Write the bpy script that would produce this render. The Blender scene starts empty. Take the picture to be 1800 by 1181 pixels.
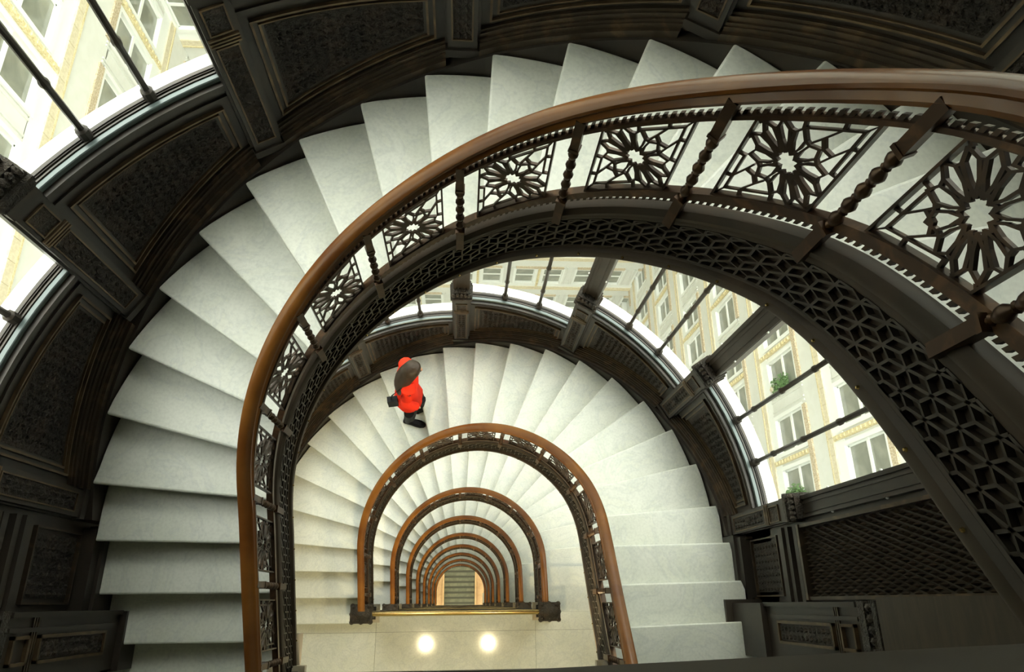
import bpy, math, random
import numpy as np
random.seed(7)
PI = math.pi; RAD = math.radians
S = bpy.context.scene
COL = S.collection
# ------------------------------------------------------------------ camera
cam_d = bpy.data.cameras.new('camera'); cam = bpy.data.objects.new('camera', cam_d); COL.objects.link(cam)
cam.location = (0.0401, -0.4802, 0.7430)
cam.rotation_euler = (0.36955, -0.06997, -0.01143)
cam_d.sensor_width = 36; cam_d.lens = 1213.6 / 1800 * 36; cam_d.clip_start = 0.02; cam_d.clip_end = 300
S.camera = cam
# ------------------------------------------------------------------ world, exposure
W = bpy.data.worlds.new('sky'); S.world = W; W.use_nodes = True
wn = W.node_tree.nodes; wl = W.node_tree.links
bg = wn['Background']; bg.inputs[0].default_value = (0.965, 1.0, 0.935, 1); bg.inputs[1].default_value = 8.3
S.view_settings.view_transform = 'Standard'; S.view_settings.look = 'None'
S.view_settings.exposure = 0.0; S.view_settings.gamma = 1.0; S.view_settings.use_curve_mapping = False
S.cycles.max_bounces = 10; S.cycles.diffuse_bounces = 6; S.cycles.transparent_max_bounces = 16
S.cycles.use_denoising = True

# ------------------------------------------------------------------ materials
def mat(name, base, rough=0.5, metal=0.0, noise=None, bump=None, spec=0.5, coat=0.0):
    m = bpy.data.materials.new(name); m.use_nodes = True
    n = m.node_tree.nodes; l = m.node_tree.links; b = n['Principled BSDF']
    b.inputs['Base Color'].default_value = (*base, 1); b.inputs['Roughness'].default_value = rough
    b.inputs['Metallic'].default_value = metal; b.inputs['Specular IOR Level'].default_value = spec
    b.inputs['Coat Weight'].default_value = coat
    tc = n.new('ShaderNodeTexCoord')
    if noise:
        sc, c2, lo, hi, st = noise
        mp = n.new('ShaderNodeMapping'); mp.inputs['Scale'].default_value = st
        t = n.new('ShaderNodeTexNoise'); t.inputs['Scale'].default_value = sc; t.inputs['Detail'].default_value = 6
        t.inputs['Distortion'].default_value = 0.6
        r = n.new('ShaderNodeValToRGB'); r.color_ramp.elements[0].position = lo; r.color_ramp.elements[1].position = hi
        r.color_ramp.elements[0].color = (*base, 1); r.color_ramp.elements[1].color = (*c2, 1)
        l.new(tc.outputs['Object'], mp.inputs[0]); l.new(mp.outputs[0], t.inputs['Vector']); l.new(t.outputs['Fac'], r.inputs[0])
        l.new(r.outputs[0], b.inputs['Base Color'])
    if bump:
        kind, sc, st = bump
        if kind == 'noise':
            t2 = n.new('ShaderNodeTexNoise'); t2.inputs['Scale'].default_value = sc; t2.inputs['Detail'].default_value = 5; out = t2.outputs['Fac']
            t2.inputs['Distortion'].default_value = 1.2
        else:
            t2 = n.new('ShaderNodeTexVoronoi'); t2.inputs['Scale'].default_value = sc; out = t2.outputs['Distance']
        bp = n.new('ShaderNodeBump'); bp.inputs['Strength'].default_value = st; bp.inputs['Distance'].default_value = 0.02
        l.new(tc.outputs['Object'], t2.inputs['Vector']); l.new(out, bp.inputs['Height']); l.new(bp.outputs[0], b.inputs['Normal'])
    return m
M = {}
def marble():
    m = bpy.data.materials.new('veined_marble'); m.use_nodes = True
    n = m.node_tree.nodes; l = m.node_tree.links; b = n['Principled BSDF']
    tc = n.new('ShaderNodeTexCoord'); oi = n.new('ShaderNodeObjectInfo')
    add = n.new('ShaderNodeVectorMath'); add.operation = 'MULTIPLY_ADD'; add.inputs[1].default_value = (1, 1, 1)
    sc = n.new('ShaderNodeVectorMath'); sc.operation = 'SCALE'; sc.inputs[3].default_value = 37.0
    l.new(oi.outputs['Random'], sc.inputs[0]); l.new(tc.outputs['Object'], add.inputs[0]); l.new(sc.outputs[0], add.inputs[2])
    t = n.new('ShaderNodeTexNoise'); t.inputs['Scale'].default_value = 2.2; t.inputs['Detail'].default_value = 9; t.inputs['Distortion'].default_value = 2.2
    t.inputs['Roughness'].default_value = 0.6
    l.new(add.outputs[0], t.inputs['Vector'])
    r = n.new('ShaderNodeValToRGB'); e = r.color_ramp.elements
    e[0].position = 0.46; e[0].color = (0.66, 0.67, 0.58, 1); e[1].position = 0.54; e[1].color = (0.66, 0.67, 0.59, 1)
    x = e.new(0.5); x.color = (0.60, 0.615, 0.55, 1)
    l.new(t.outputs['Fac'], r.inputs[0])
    t2 = n.new('ShaderNodeTexNoise'); t2.inputs['Scale'].default_value = 5; t2.inputs['Detail'].default_value = 8
    l.new(add.outputs[0], t2.inputs['Vector'])
    r2 = n.new('ShaderNodeValToRGB'); r2.color_ramp.elements[0].position = 0.3; r2.color_ramp.elements[0].color = (0.92, 0.935, 0.925, 1)
    r2.color_ramp.elements[1].position = 0.62; r2.color_ramp.elements[1].color = (1, 1, 1, 1)
    l.new(t2.outputs['Fac'], r2.inputs[0])
    t3 = n.new('ShaderNodeTexNoise'); t3.inputs['Scale'].default_value = 60; t3.inputs['Detail'].default_value = 4
    l.new(add.outputs[0], t3.inputs['Vector'])
    r3 = n.new('ShaderNodeValToRGB'); r3.color_ramp.elements[0].position = 0.3; r3.color_ramp.elements[0].color = (0.9, 0.9, 0.9, 1)
    r3.color_ramp.elements[1].position = 0.6; r3.color_ramp.elements[1].color = (1, 1, 1, 1)
    l.new(t3.outputs['Fac'], r3.inputs[0])
    mx = n.new('ShaderNodeMix'); mx.data_type = 'RGBA'; mx.blend_type = 'MULTIPLY'; mx.inputs[0].default_value = 1
    l.new(r.outputs[0], mx.inputs[6]); l.new(r2.outputs[0], mx.inputs[7])
    mx2 = n.new('ShaderNodeMix'); mx2.data_type = 'RGBA'; mx2.blend_type = 'MULTIPLY'; mx2.inputs[0].default_value = 1
    l.new(mx.outputs[2], mx2.inputs[6]); l.new(r3.outputs[0], mx2.inputs[7])
    l.new(mx2.outputs[2], b.inputs['Base Color'])
    b.inputs['Roughness'].default_value = 0.42
    return m
M['marble'] = marble()
M['polished'] = marble(); M['polished'].name = 'polished_marble'
M['polished'].node_tree.nodes['Principled BSDF'].inputs['Roughness'].default_value = 0.08
M['iron'] = mat('dark_bronzed_iron', (0.032, 0.027, 0.021), 0.42, 0.2, (5, (0.048, 0.036, 0.025), 0.45, 0.7, (1, 1, 1)))
M['iron_carved'] = mat('carved_bronzed_iron', (0.030, 0.025, 0.018), 0.42, 0.35, (9, (0.055, 0.038, 0.024), 0.45, 0.7, (1, 1, 1)), ('noise', 55, 1.0))
M['copper'] = mat('copper_plated_iron', (0.055, 0.030, 0.016), 0.38, 0.5, (14, (0.15, 0.078, 0.036), 0.5, 0.75, (1, 1, 1)))
M['edge'] = mat('worn_copper_edge', (0.060, 0.045, 0.030), 0.35, 0.5, (10, (0.15, 0.10, 0.055), 0.5, 0.75, (1, 1, 1)))
M['iron_brown'] = mat('brown_iron', (0.028, 0.021, 0.014), 0.5, 0.0, (5, (0.045, 0.030, 0.019), 0.4, 0.7, (1, 1, 1)), None, 0.22)
M['bead'] = mat('gilt_copper_bead', (0.085, 0.058, 0.032), 0.38, 0.5, (10, (0.17, 0.115, 0.06), 0.4, 0.7, (1, 1, 1)))
M['wood'] = mat('polished_oak_handrail', (0.115, 0.038, 0.007), 0.32, 0.0, (2.5, (0.21, 0.083, 0.015), 0.4, 0.7, (1, 1, 1)), None, 0.3, 0.12)
M['darkwood'] = mat('dark_varnished_wood', (0.035, 0.028, 0.020), 0.4, 0.0, (4, (0.055, 0.042, 0.028), 0.4, 0.65, (1, 1, 8)))
M['brass'] = mat('brass', (0.42, 0.30, 0.12), 0.22, 1.0)
M['white'] = mat('white_glazed_brick', (0.70, 0.71, 0.66), 0.35, 0.0, (3, (0.66, 0.67, 0.61), 0.4, 0.7, (1, 1, 1)))
M['ledge'] = mat('white_painted_ledge', (0.9, 0.9, 0.85), 0.5)
M['sash'] = mat('white_painted_sash', (0.80, 0.82, 0.78), 0.45)
M['tan'] = mat('tan_terracotta', (0.60, 0.53, 0.37), 0.6, 0.0, (12, (0.68, 0.62, 0.46), 0.4, 0.6, (1, 1, 1)))
M['tanorn'] = mat('ornamental_terracotta', (0.42, 0.33, 0.20), 0.6, 0.0, (22, (0.66, 0.57, 0.42), 0.4, 0.6, (1, 1, 1)), ('noise', 30, 0.8))
M['gold'] = mat('gold_terracotta', (0.58, 0.49, 0.26), 0.5, 0.0, (20, (0.72, 0.64, 0.42), 0.4, 0.6, (1, 1, 1)))
M['cglass'] = mat('dim_window_pane', (0.20, 0.21, 0.17), 0.08, 0.0, (1.5, (0.30, 0.31, 0.25), 0.35, 0.65, (1, 1, 1)), None, 0.8)
M['leaf'] = mat('leaf', (0.10, 0.19, 0.06), 0.5)
M['floor'] = mat('court_paving', (0.6, 0.6, 0.56), 0.6)
M['tanfloor'] = mat('warm_tan_stone', (0.62, 0.38, 0.16), 0.5, 0.0, (5, (0.68, 0.44, 0.2), 0.4, 0.6, (1, 1, 1)))
M['greenstone'] = mat('green_grey_stone', (0.10, 0.105, 0.055), 0.5, 0.0, (5, (0.14, 0.14, 0.075), 0.4, 0.6, (1, 1, 1)))
M['stepshade'] = mat('painted_step_shade', (0.055, 0.055, 0.03), 0.6)  # darker green standing in for shade on the bottom steps
M['plaster'] = mat('cream_plaster', (0.6, 0.6, 0.45), 0.7)
M['plinthstone'] = mat('plinth_stone', (0.36, 0.29, 0.18), 0.4, 0, (10, (0.45, 0.4, 0.3), 0.4, 0.6, (1, 1, 1)))
M['coat'] = mat('red_orange_wool', (0.85, 0.035, 0.012), 0.8, 0, None, ('noise', 120, 0.2))
M['coat'].node_tree.nodes['Principled BSDF'].inputs['Specular IOR Level'].default_value = 0.15
M['hair'] = mat('dark_brown_hair', (0.035, 0.024, 0.016), 0.45, 0, (30, (0.05, 0.034, 0.024), 0.4, 0.7, (1, 1, .2)), None, 0.2)
M['skin'] = mat('skin', (0.55, 0.33, 0.22), 0.5)
M['black'] = mat('black_leather', (0.008, 0.008, 0.009), 0.6, 0, None, None, 0.15)
M['trousers'] = mat('black_cloth', (0.014, 0.014, 0.015), 0.8)
def glassmat():
    m = bpy.data.materials.new('clear_pane'); m.use_nodes = True
    n = m.node_tree.nodes; l = m.node_tree.links; n.clear()
    o = n.new('ShaderNodeOutputMaterial'); t = n.new('ShaderNodeBsdfTransparent'); g = n.new('ShaderNodeBsdfGlossy')
    t.inputs[0].default_value = (0.97, 0.98, 0.95, 1); g.inputs['Roughness'].default_value = 0.02
    f = n.new('ShaderNodeLayerWeight'); f.inputs[0].default_value = 0.25; mx = n.new('ShaderNodeMixShader')
    mm = n.new('ShaderNodeMath'); mm.operation = 'MULTIPLY'; mm.inputs[1].default_value = 0.5
    l.new(f.outputs['Fresnel'], mm.inputs[0]); l.new(mm.outputs[0], mx.inputs[0]); l.new(t.outputs[0], mx.inputs[1]); l.new(g.outputs[0], mx.inputs[2]); l.new(mx.outputs[0], o.inputs[0])
    return m
M['glass'] = glassmat()
def emit(name, c, s):
    m = bpy.data.materials.new(name); m.use_nodes = True; n = m.node_tree.nodes; b = n['Principled BSDF']
    b.inputs['Emission Color'].default_value = (*c, 1); b.inputs['Emission Strength'].default_value = s
    b.inputs['Base Color'].default_value = (0.9, 0.85, 0.7, 1); return m
M['bulb'] = emit('glowing_lamp_glass', (1, 0.86, 0.55), 11)

# ------------------------------------------------------------------ mesh helpers
class MB:
    def __init__(s): s.v = []; s.f = []; s.m = []; s.mi = 0
    def add(s, vs, fs):
        o = len(s.v); s.v += [tuple(map(float, a)) for a in vs]; s.f += [tuple(o + i for i in f) for f in fs]; s.m += [s.mi] * len(fs)
    def hexa(s, p):   # 8 points: bottom 4 then top 4
        s.add(p, [(0, 3, 2, 1), (4, 5, 6, 7), (0, 1, 5, 4), (1, 2, 6, 5), (2, 3, 7, 6), (3, 0, 4, 7)])
    def box(s, a, b):
        (x0, y0, z0), (x1, y1, z1) = a, b
        s.hexa([(x0, y0, z0), (x1, y0, z0), (x1, y1, z0), (x0, y1, z0), (x0, y0, z1), (x1, y0, z1), (x1, y1, z1), (x0, y1, z1)])
    def grid(s, rows, closed=False):
        n = len(rows[0]); vs = [p for r in rows for p in r]; fs = []
        for i in range(len(rows) - 1):
            for j in range(n if closed else n - 1):
                k = (j + 1) % n; fs.append((i * n + j, i * n + k, (i + 1) * n + k, (i + 1) * n + j))
        s.add(vs, fs)
    def sweep(s, rows):   # closed sections with caps
        s.grid(rows, True); n = len(rows[0])
        s.add(rows[0], [tuple(range(n - 1, -1, -1))]); s.add(rows[-1], [tuple(range(n))])
    def tube(s, pts, rad, n=8):
        rows = []
        for i, p in enumerate(pts):
            a = np.array(pts[max(i - 1, 0)]); b = np.array(pts[min(i + 1, len(pts) - 1)]); d = b - a; d = d / (np.linalg.norm(d) + 1e-9)
            u = np.cross(d, (0, 0, 1)) if abs(d[2]) < .9 else np.cross(d, (1, 0, 0)); u /= np.linalg.norm(u); w = np.cross(d, u)
            r = rad[i] if isinstance(rad, (list, tuple)) else rad
            rows.append([tuple(np.array(p) + r * (math.cos(t) * u + math.sin(t) * w)) for t in np.arange(n) * 2 * PI / n])
        s.sweep(rows)
    def lathe(s, prof, c=(0, 0, 0), n=12, sx=1, sy=1):
        s.sweep([[(c[0] + r * sx * math.cos(t), c[1] + r * sy * math.sin(t), c[2] + z) for t in np.arange(n) * 2 * PI / n] for r, z in prof])
    def mesh(s, name, mats, smooth=False):
        me = bpy.data.meshes.new(name); me.from_pydata(s.v, [], s.f)
        for m in (mats if isinstance(mats, (list, tuple)) else [mats]): me.materials.append(m)
        if any(s.m): me.polygons.foreach_set('material_index', s.m)
        if smooth:
            me.polygons.foreach_set('use_smooth', [True] * len(me.polygons))
            try: me.set_sharp_from_angle(angle=RAD(40))
            except Exception: pass
        me.update(); return me
    def build(s, name, mats, parent=None, smooth=False, **kw):
        return ob(name, s.mesh(name, mats, smooth), parent, **kw)
def ob(name, me, parent=None, loc=None, **kw):
    o = bpy.data.objects.new(name, me); COL.objects.link(o)
    if parent is not None: o.parent = parent
    if loc is not None: o.location = loc
    for k, v in kw.items(): o[k] = v
    return o
def thing(name, label, cat, loc=(0, 0, 0), group=None):
    o = ob(name, None, None, loc, label=label, category=cat); o.empty_display_size = .2
    if group: o['group'] = group
    return o
def struct(name, loc=(0, 0, 0), label=None):
    o = ob(name, None, None, loc, kind='structure'); o.empty_display_size = .2
    return o

# ------------------------------------------------------------------ the plan of the stair: a U (q = angle round the turn, beyond 0 / 180 the straight legs)
H = 0.165
TIP = [(1.999, -0.619, 1.5), (2.076, -0.348, 1.0), (2.087, -0.069, 1.0), (2.075, 0.227, 4.7), (2.007, 0.595, 12.4), (1.88, 0.931, 22.8), (1.692, 1.236, 34.6), (1.449, 1.511, 46.6), (1.174, 1.737, 57.3), (0.862, 1.909, 67.3), (0.52, 2.027, 76.8), (0.163, 2.09, 86.6), (-0.184, 2.088, 95.3), (-0.533, 2.026, 104.5), (-0.881, 1.903, 114.1), (-1.189, 1.722, 124.1), (-1.467, 1.494, 134.4), (-1.704, 1.22, 144.9), (-1.888, 0.914, 155.6), (-2.015, 0.569, 165.0), (-2.098, 0.196, 174.5), (-2.1, -0.112, 178.6), (-2.1, -0.406, 179.8), (-2.09, -0.688, 180.0)]
def P(q, r, z=0.0):
    if q < 0: return (r, RAD(q), z)
    if q > 180: return (-r, -RAD(q - 180), z)
    return (r * math.cos(RAD(q)), r * math.sin(RAD(q)), z)
def qof(x, y):
    if y < 0: return math.degrees(y) if x > 0 else 180 - math.degrees(y)
    return math.degrees(math.atan2(y, x))
def inner(k, r):
    x, y, a = TIP[k - 1]; a = RAD(a); best = None
    for t in np.arange(0.5, 1.6, 0.002):
        px, py = x - t * math.cos(a), y - t * math.sin(a)
        rr = math.hypot(px, py) if py > 0 else abs(px)
        if rr <= r: return px, py
    return px, py
kin = list(range(0, 26))
q_in = [qof(*inner(k, 1.0)) for k in range(1, 25)]
q_in = [q_in[0] - 16] + q_in + [q_in[-1] + 16]
q_out = [qof(x, y) for x, y, a in TIP]; q_out = [q_out[0] - 15.5] + q_out + [q_out[-1] + 16]
_qs = np.arange(-80, 262, 1.0)
def _smooth(qt):
    k = np.interp(_qs, qt, kin); k = np.where(_qs < qt[0], (_qs - qt[0]) / 16, k); k = np.where(_qs > qt[-1], 25 + (_qs - qt[-1]) / 16, k)
    w = np.hanning(27); w /= w.sum(); return np.convolve(np.pad(k, 13, 'reflect', reflect_type='odd'), w, 'valid')
_kin_s = _smooth(q_in); _kout_s = _smooth(q_out)
def N(q): return -H * float(np.interp(q, _qs, _kin_s))
def NW(q): return -H * float(np.interp(q, _qs, _kout_s))
def qi(k): return float(np.interp(k, kin, q_in)) if k >= 0 else q_in[0] + 16 * k
def qo(k): return float(np.interp(k, kin, q_out)) if k >= 0 else q_out[0] + 16 * k
# pitch of balustrade and string, a little smoother than the steps
_zq = [-91, -60, -43, -26, -7, 18.7, 47, 75, 103, 131, 159, 172, 181, 190, 203.5, 220, 240, 271]; _zr = [1.20, .85, .652, .44, .225, -.12, -.613, -1.067, -1.548, -1.983, -2.40, -2.60, -2.73, -2.82, -2.955, -3.13, -3.34, -3.65]
_t = np.interp(_qs, _zq, _zr); _w = np.hanning(21); _w /= _w.sum(); _t = np.convolve(np.pad(_t, 10, 'reflect', reflect_type='odd'), _w, 'valid') - .69
def NB(q): return float(np.interp(q, _qs, _t))
RI, RO = 1.015, 2.097
# flights: z of step 0, first / last step, start and end q of the balustrade, label words
LEV = [0.0, -4.125] + [-8.25 - 3.3 * i for i in range(8)]          # landing heights
YE = [-0.66, -0.92] + [-0.565] * 8                                # well edge of each landing
FL = []
for i in range(9):
    z0 = LEV[i] if i < 2 else LEV[i] + 3 * H
    FL.append(dict(z0=z0, k0=1 if i < 2 else 4, k1=24 if i < 2 else 22, qa=math.degrees(YE[i]) + 3, qb=180 - math.degrees(YE[i + 1]) - 3))
ORD = ['uppermost', 'second', 'third', 'fourth', 'fifth', 'sixth', 'seventh', 'eighth', 'lowest']

# ------------------------------------------------------------------ stair flights
def tread_mesh(k):
    b = MB(); n = 5; top = []; bot = []
    rows = []
    for i in range(n + 1):
        w = -0.0 + i * 1.12 / n
        a = P(qi(k - w), RI); c = P(qo(k - w), RO)
        if i == 0 and 1 <= k <= 24:
            ix, iy = inner(k, RI); a = (ix, iy, 0); c = (TIP[k - 1][0], TIP[k - 1][1], 0)
        rows.append((np.array(a), np.array(c)))
    d = rows[1][0] - rows[0][0]; d1 = d / np.linalg.norm(d); d = rows[1][1] - rows[0][1]; d2 = d / np.linalg.norm(d)
    m = 6
    def line(a, c, z): return [tuple(a + (c - a) * j / m + np.array((0, 0, z))) for j in range(m + 1)]
    prof = [(-0.0, -0.033), (0.0, -0.010), (0.004, -0.003), (0.011, 0.0)]
    sec = [line(rows[0][0] + d1 * 0.035, rows[0][1] + d2 * 0.035, -0.038)]
    sec += [line(rows[0][0] + d1 * e, rows[0][1] + d2 * e, z) for e, z in prof]
    sec += [line(a, c, 0.0) for a, c in rows[1:]]
    a, c = rows[-1]; sec.append(line(a, c, -0.038)); b.grid(sec)
    # ends
    for j in (0, m):
        pts = [s_[j] for s_ in sec]; b.add(pts, [tuple(range(len(pts)))])
    b.add([p for s_ in (sec[0], sec[-1]) for p in s_], [tuple(range(m + 1)) + tuple(range(2 * m + 1, m, -1))])
    return b.mesh('tread', M['marble'])
def riser_mesh(k):
    b = MB(); a = np.array(P(qi(k - .09), RI)); c = np.array(P(qo(k - .09), RO)); e = np.array(P(qi(k - .16), RI)); g = np.array(P(qo(k - .16), RO))
    z0, z1 = -H + 0.001, -0.037
    b.hexa([tuple(a + (0, 0, z0)), tuple(c + (0, 0, z0)), tuple(g + (0, 0, z0)), tuple(e + (0, 0, z0)), tuple(a + (0, 0, z1)), tuple(c + (0, 0, z1)), tuple(g + (0, 0, z1)), tuple(e + (0, 0, z1))])
    return b.mesh('riser', M['marble'])
TM = {k: tread_mesh(k) for k in range(1, 25)}; RM = {k: riser_mesh(k) for k in range(0, 25)}

def qrange(a, b, st=2.5):
    n = max(2, int((b - a) / st) + 1); return [a + (b - a) * i / (n - 1) for i in range(n)]
def sweepq(b, prof, qs, zf):
    b.sweep([[P(q, r, zf(q) + z) for r, z in prof] for q in qs])
def soffit(f):
    b = MB(); qs = qrange(qi(f['k0'] - 0.6), qi(f['k1'] + .9), 3); rows = []
    for q in qs:
        # match the slope of inner and outer ends along each nosing direction
        k = -N(q) / H; qo_ = qo(k)
        rows.append([P(q, RI, N(q) - 0.25), P(qo_, 2.11, N(q) - 0.25), P(qo_, 2.11, N(q) - 0.21), P(q, RI, N(q) - 0.21)])
    b.sweep(rows); return b
def lattice(b, q0, q1, z0, z1, zf, r0, r1, cell):
    """tumbling-block lattice of ribs between heights z0..z1 above the pitch"""
    L = RAD(q1 - q0); cw = cell; n = max(1, round(L / cw)); cw = (q1 - q0) / n
    hh = cell * 0.58; nr = max(1, int(round((z1 - z0) / (hh * 1.5)))); hh = (z1 - z0) / nr / 1.5
    th = cell * 0.10
    def seg(a, c):
        (qa, za), (qb, zb) = a, c
        za = min(max(za, z0), z1); zb = min(max(zb, z0), z1)
        dx, dz = RAD(qb - qa), zb - za; L_ = math.hypot(dx, dz)
        if L_ < 1e-4: return
        nx, nz = -dz / L_ * th / 2, dx / L_ * th / 2; nq = math.degrees(nx)
        p = []
        for r in (r1, r0):
            for (q, z, s_) in ((qa, za, 1), (qb, zb, 1), (qb, zb, -1), (qa, za, -1)):
                p.append(P(q + s_ * nq, r, zf(q) + z + s_ * nz))
        b.add(p, [(4, 5, 6, 7), (0, 1, 5, 4), (1, 2, 6, 5), (2, 3, 7, 6), (3, 0, 4, 7)])
    for j in range(nr + 1):
        zc = z0 + (j) * hh * 1.5
        for i in range(n + 1):
            qc = q0 + (i + (0.5 if j % 2 else 0)) * cw
            if qc > q1 + 1e-6: continue
            P6 = [(qc + cw / 2 * math.sin(RAD(60 * t)) / math.sin(RAD(60)), zc + hh * math.cos(RAD(60 * t))) for t in range(6)]
            for t in (0, 1, 2): seg(P6[t], P6[(t + 1) % 6])
            for t in (0, 2, 4): seg((qc, zc), P6[t])
    return b
def flightz(i):
    f = FL[i]
    if i < 2: return NB
    return lambda q: (NB(q) if q > 10 else NB(10) + (NB(10) - NB(12)) / 2 * (21 * (1 - math.exp(-(10 - q) / 21))))

for i, f in enumerate(FL):
    t = thing('stair_flight', f'{ORD[i]} white marble stair flight, its treads fanning round the well' if i else 'uppermost curved flight of white marble treads along the top and left of the photo', 'stairs', (0, 0, f['z0']))
    if i == 1: t['label'] = 'second marble stair flight, the one the person in red is climbing'
    if i == 2: t['label'] = 'third marble stair flight, seen inside the second ring of handrail'
    if i == 8: t['label'] = 'lowest marble stair flight, around the green steps at the bottom'
    f['t'] = t
    for k in range(f['k0'], f['k1'] + 1):
        ob('tread', TM[k], t, (0, 0, -k * H))
    for k in range(f['k0'] - 1, f['k1'] + 1): ob('riser', RM[k], t, (0, 0, -k * H))
    soffit(f).build('soffit', M['iron'], t)
    zf = flightz(i); qs = qrange(f['qa'], f['qb'])
    b = MB()
    # web, top moulding, bottom moulding of the outer string
    zs_ = zf; zf = (lambda q, g=zs_: g(q) - .033)
    sweepq(b, [(1.006, -0.21), (1.016, -0.21), (1.016, 0.13), (1.006, 0.13)], qs, zf)
    sweepq(b, [(0.975, 0.120), (0.983, 0.095), (1.03, 0.095), (1.03, 0.155), (1.01, 0.163), (0.983, 0.155)], qs, zf)
    sweepq(b, [(0.992, 0.060), (1.008, 0.060), (1.008, 0.095), (0.986, 0.095), (0.986, 0.075)], qs, zf)
    sweepq(b, [(0.985, -0.155), (1.01, -0.155), (1.01, -0.135), (0.993, -0.135)], qs, zf)
    sweepq(b, [(0.978, -0.215), (1.03, -0.215), (1.03, -0.150), (0.986, -0.150), (0.972, -0.165), (0.972, -0.200)], qs, zf)
    b.build('string_moulding', M['iron_brown'], t, True)
    if i < 3:
        lattice(MB(), 0, 1, 0, 1, zf, 1, 1, .5) if 0 else None
        b = MB(); lattice(b, f['qa'], f['qb'], -0.135, 0.060, zf, 0.988, 1.008, 0.078 if i < 2 else 0.11)
        b.build('string_lattice', M['iron'], t, kind='stuff')
        b = MB()
        for q in np.arange(f['qa'] + 4, f['qb'], 10):
            c = np.array(P(q, 0.970, zf(q) - 0.182)); d = np.array(P(q, 1.0)) - np.array(P(q, 0.98)); d /= np.linalg.norm(d)
            b.tube([tuple(c - d * 0.004), tuple(c + d * .002)], [.0035, .006], 6)
        b.build('bolt_heads', M['brass'], t, kind='stuff')

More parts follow.
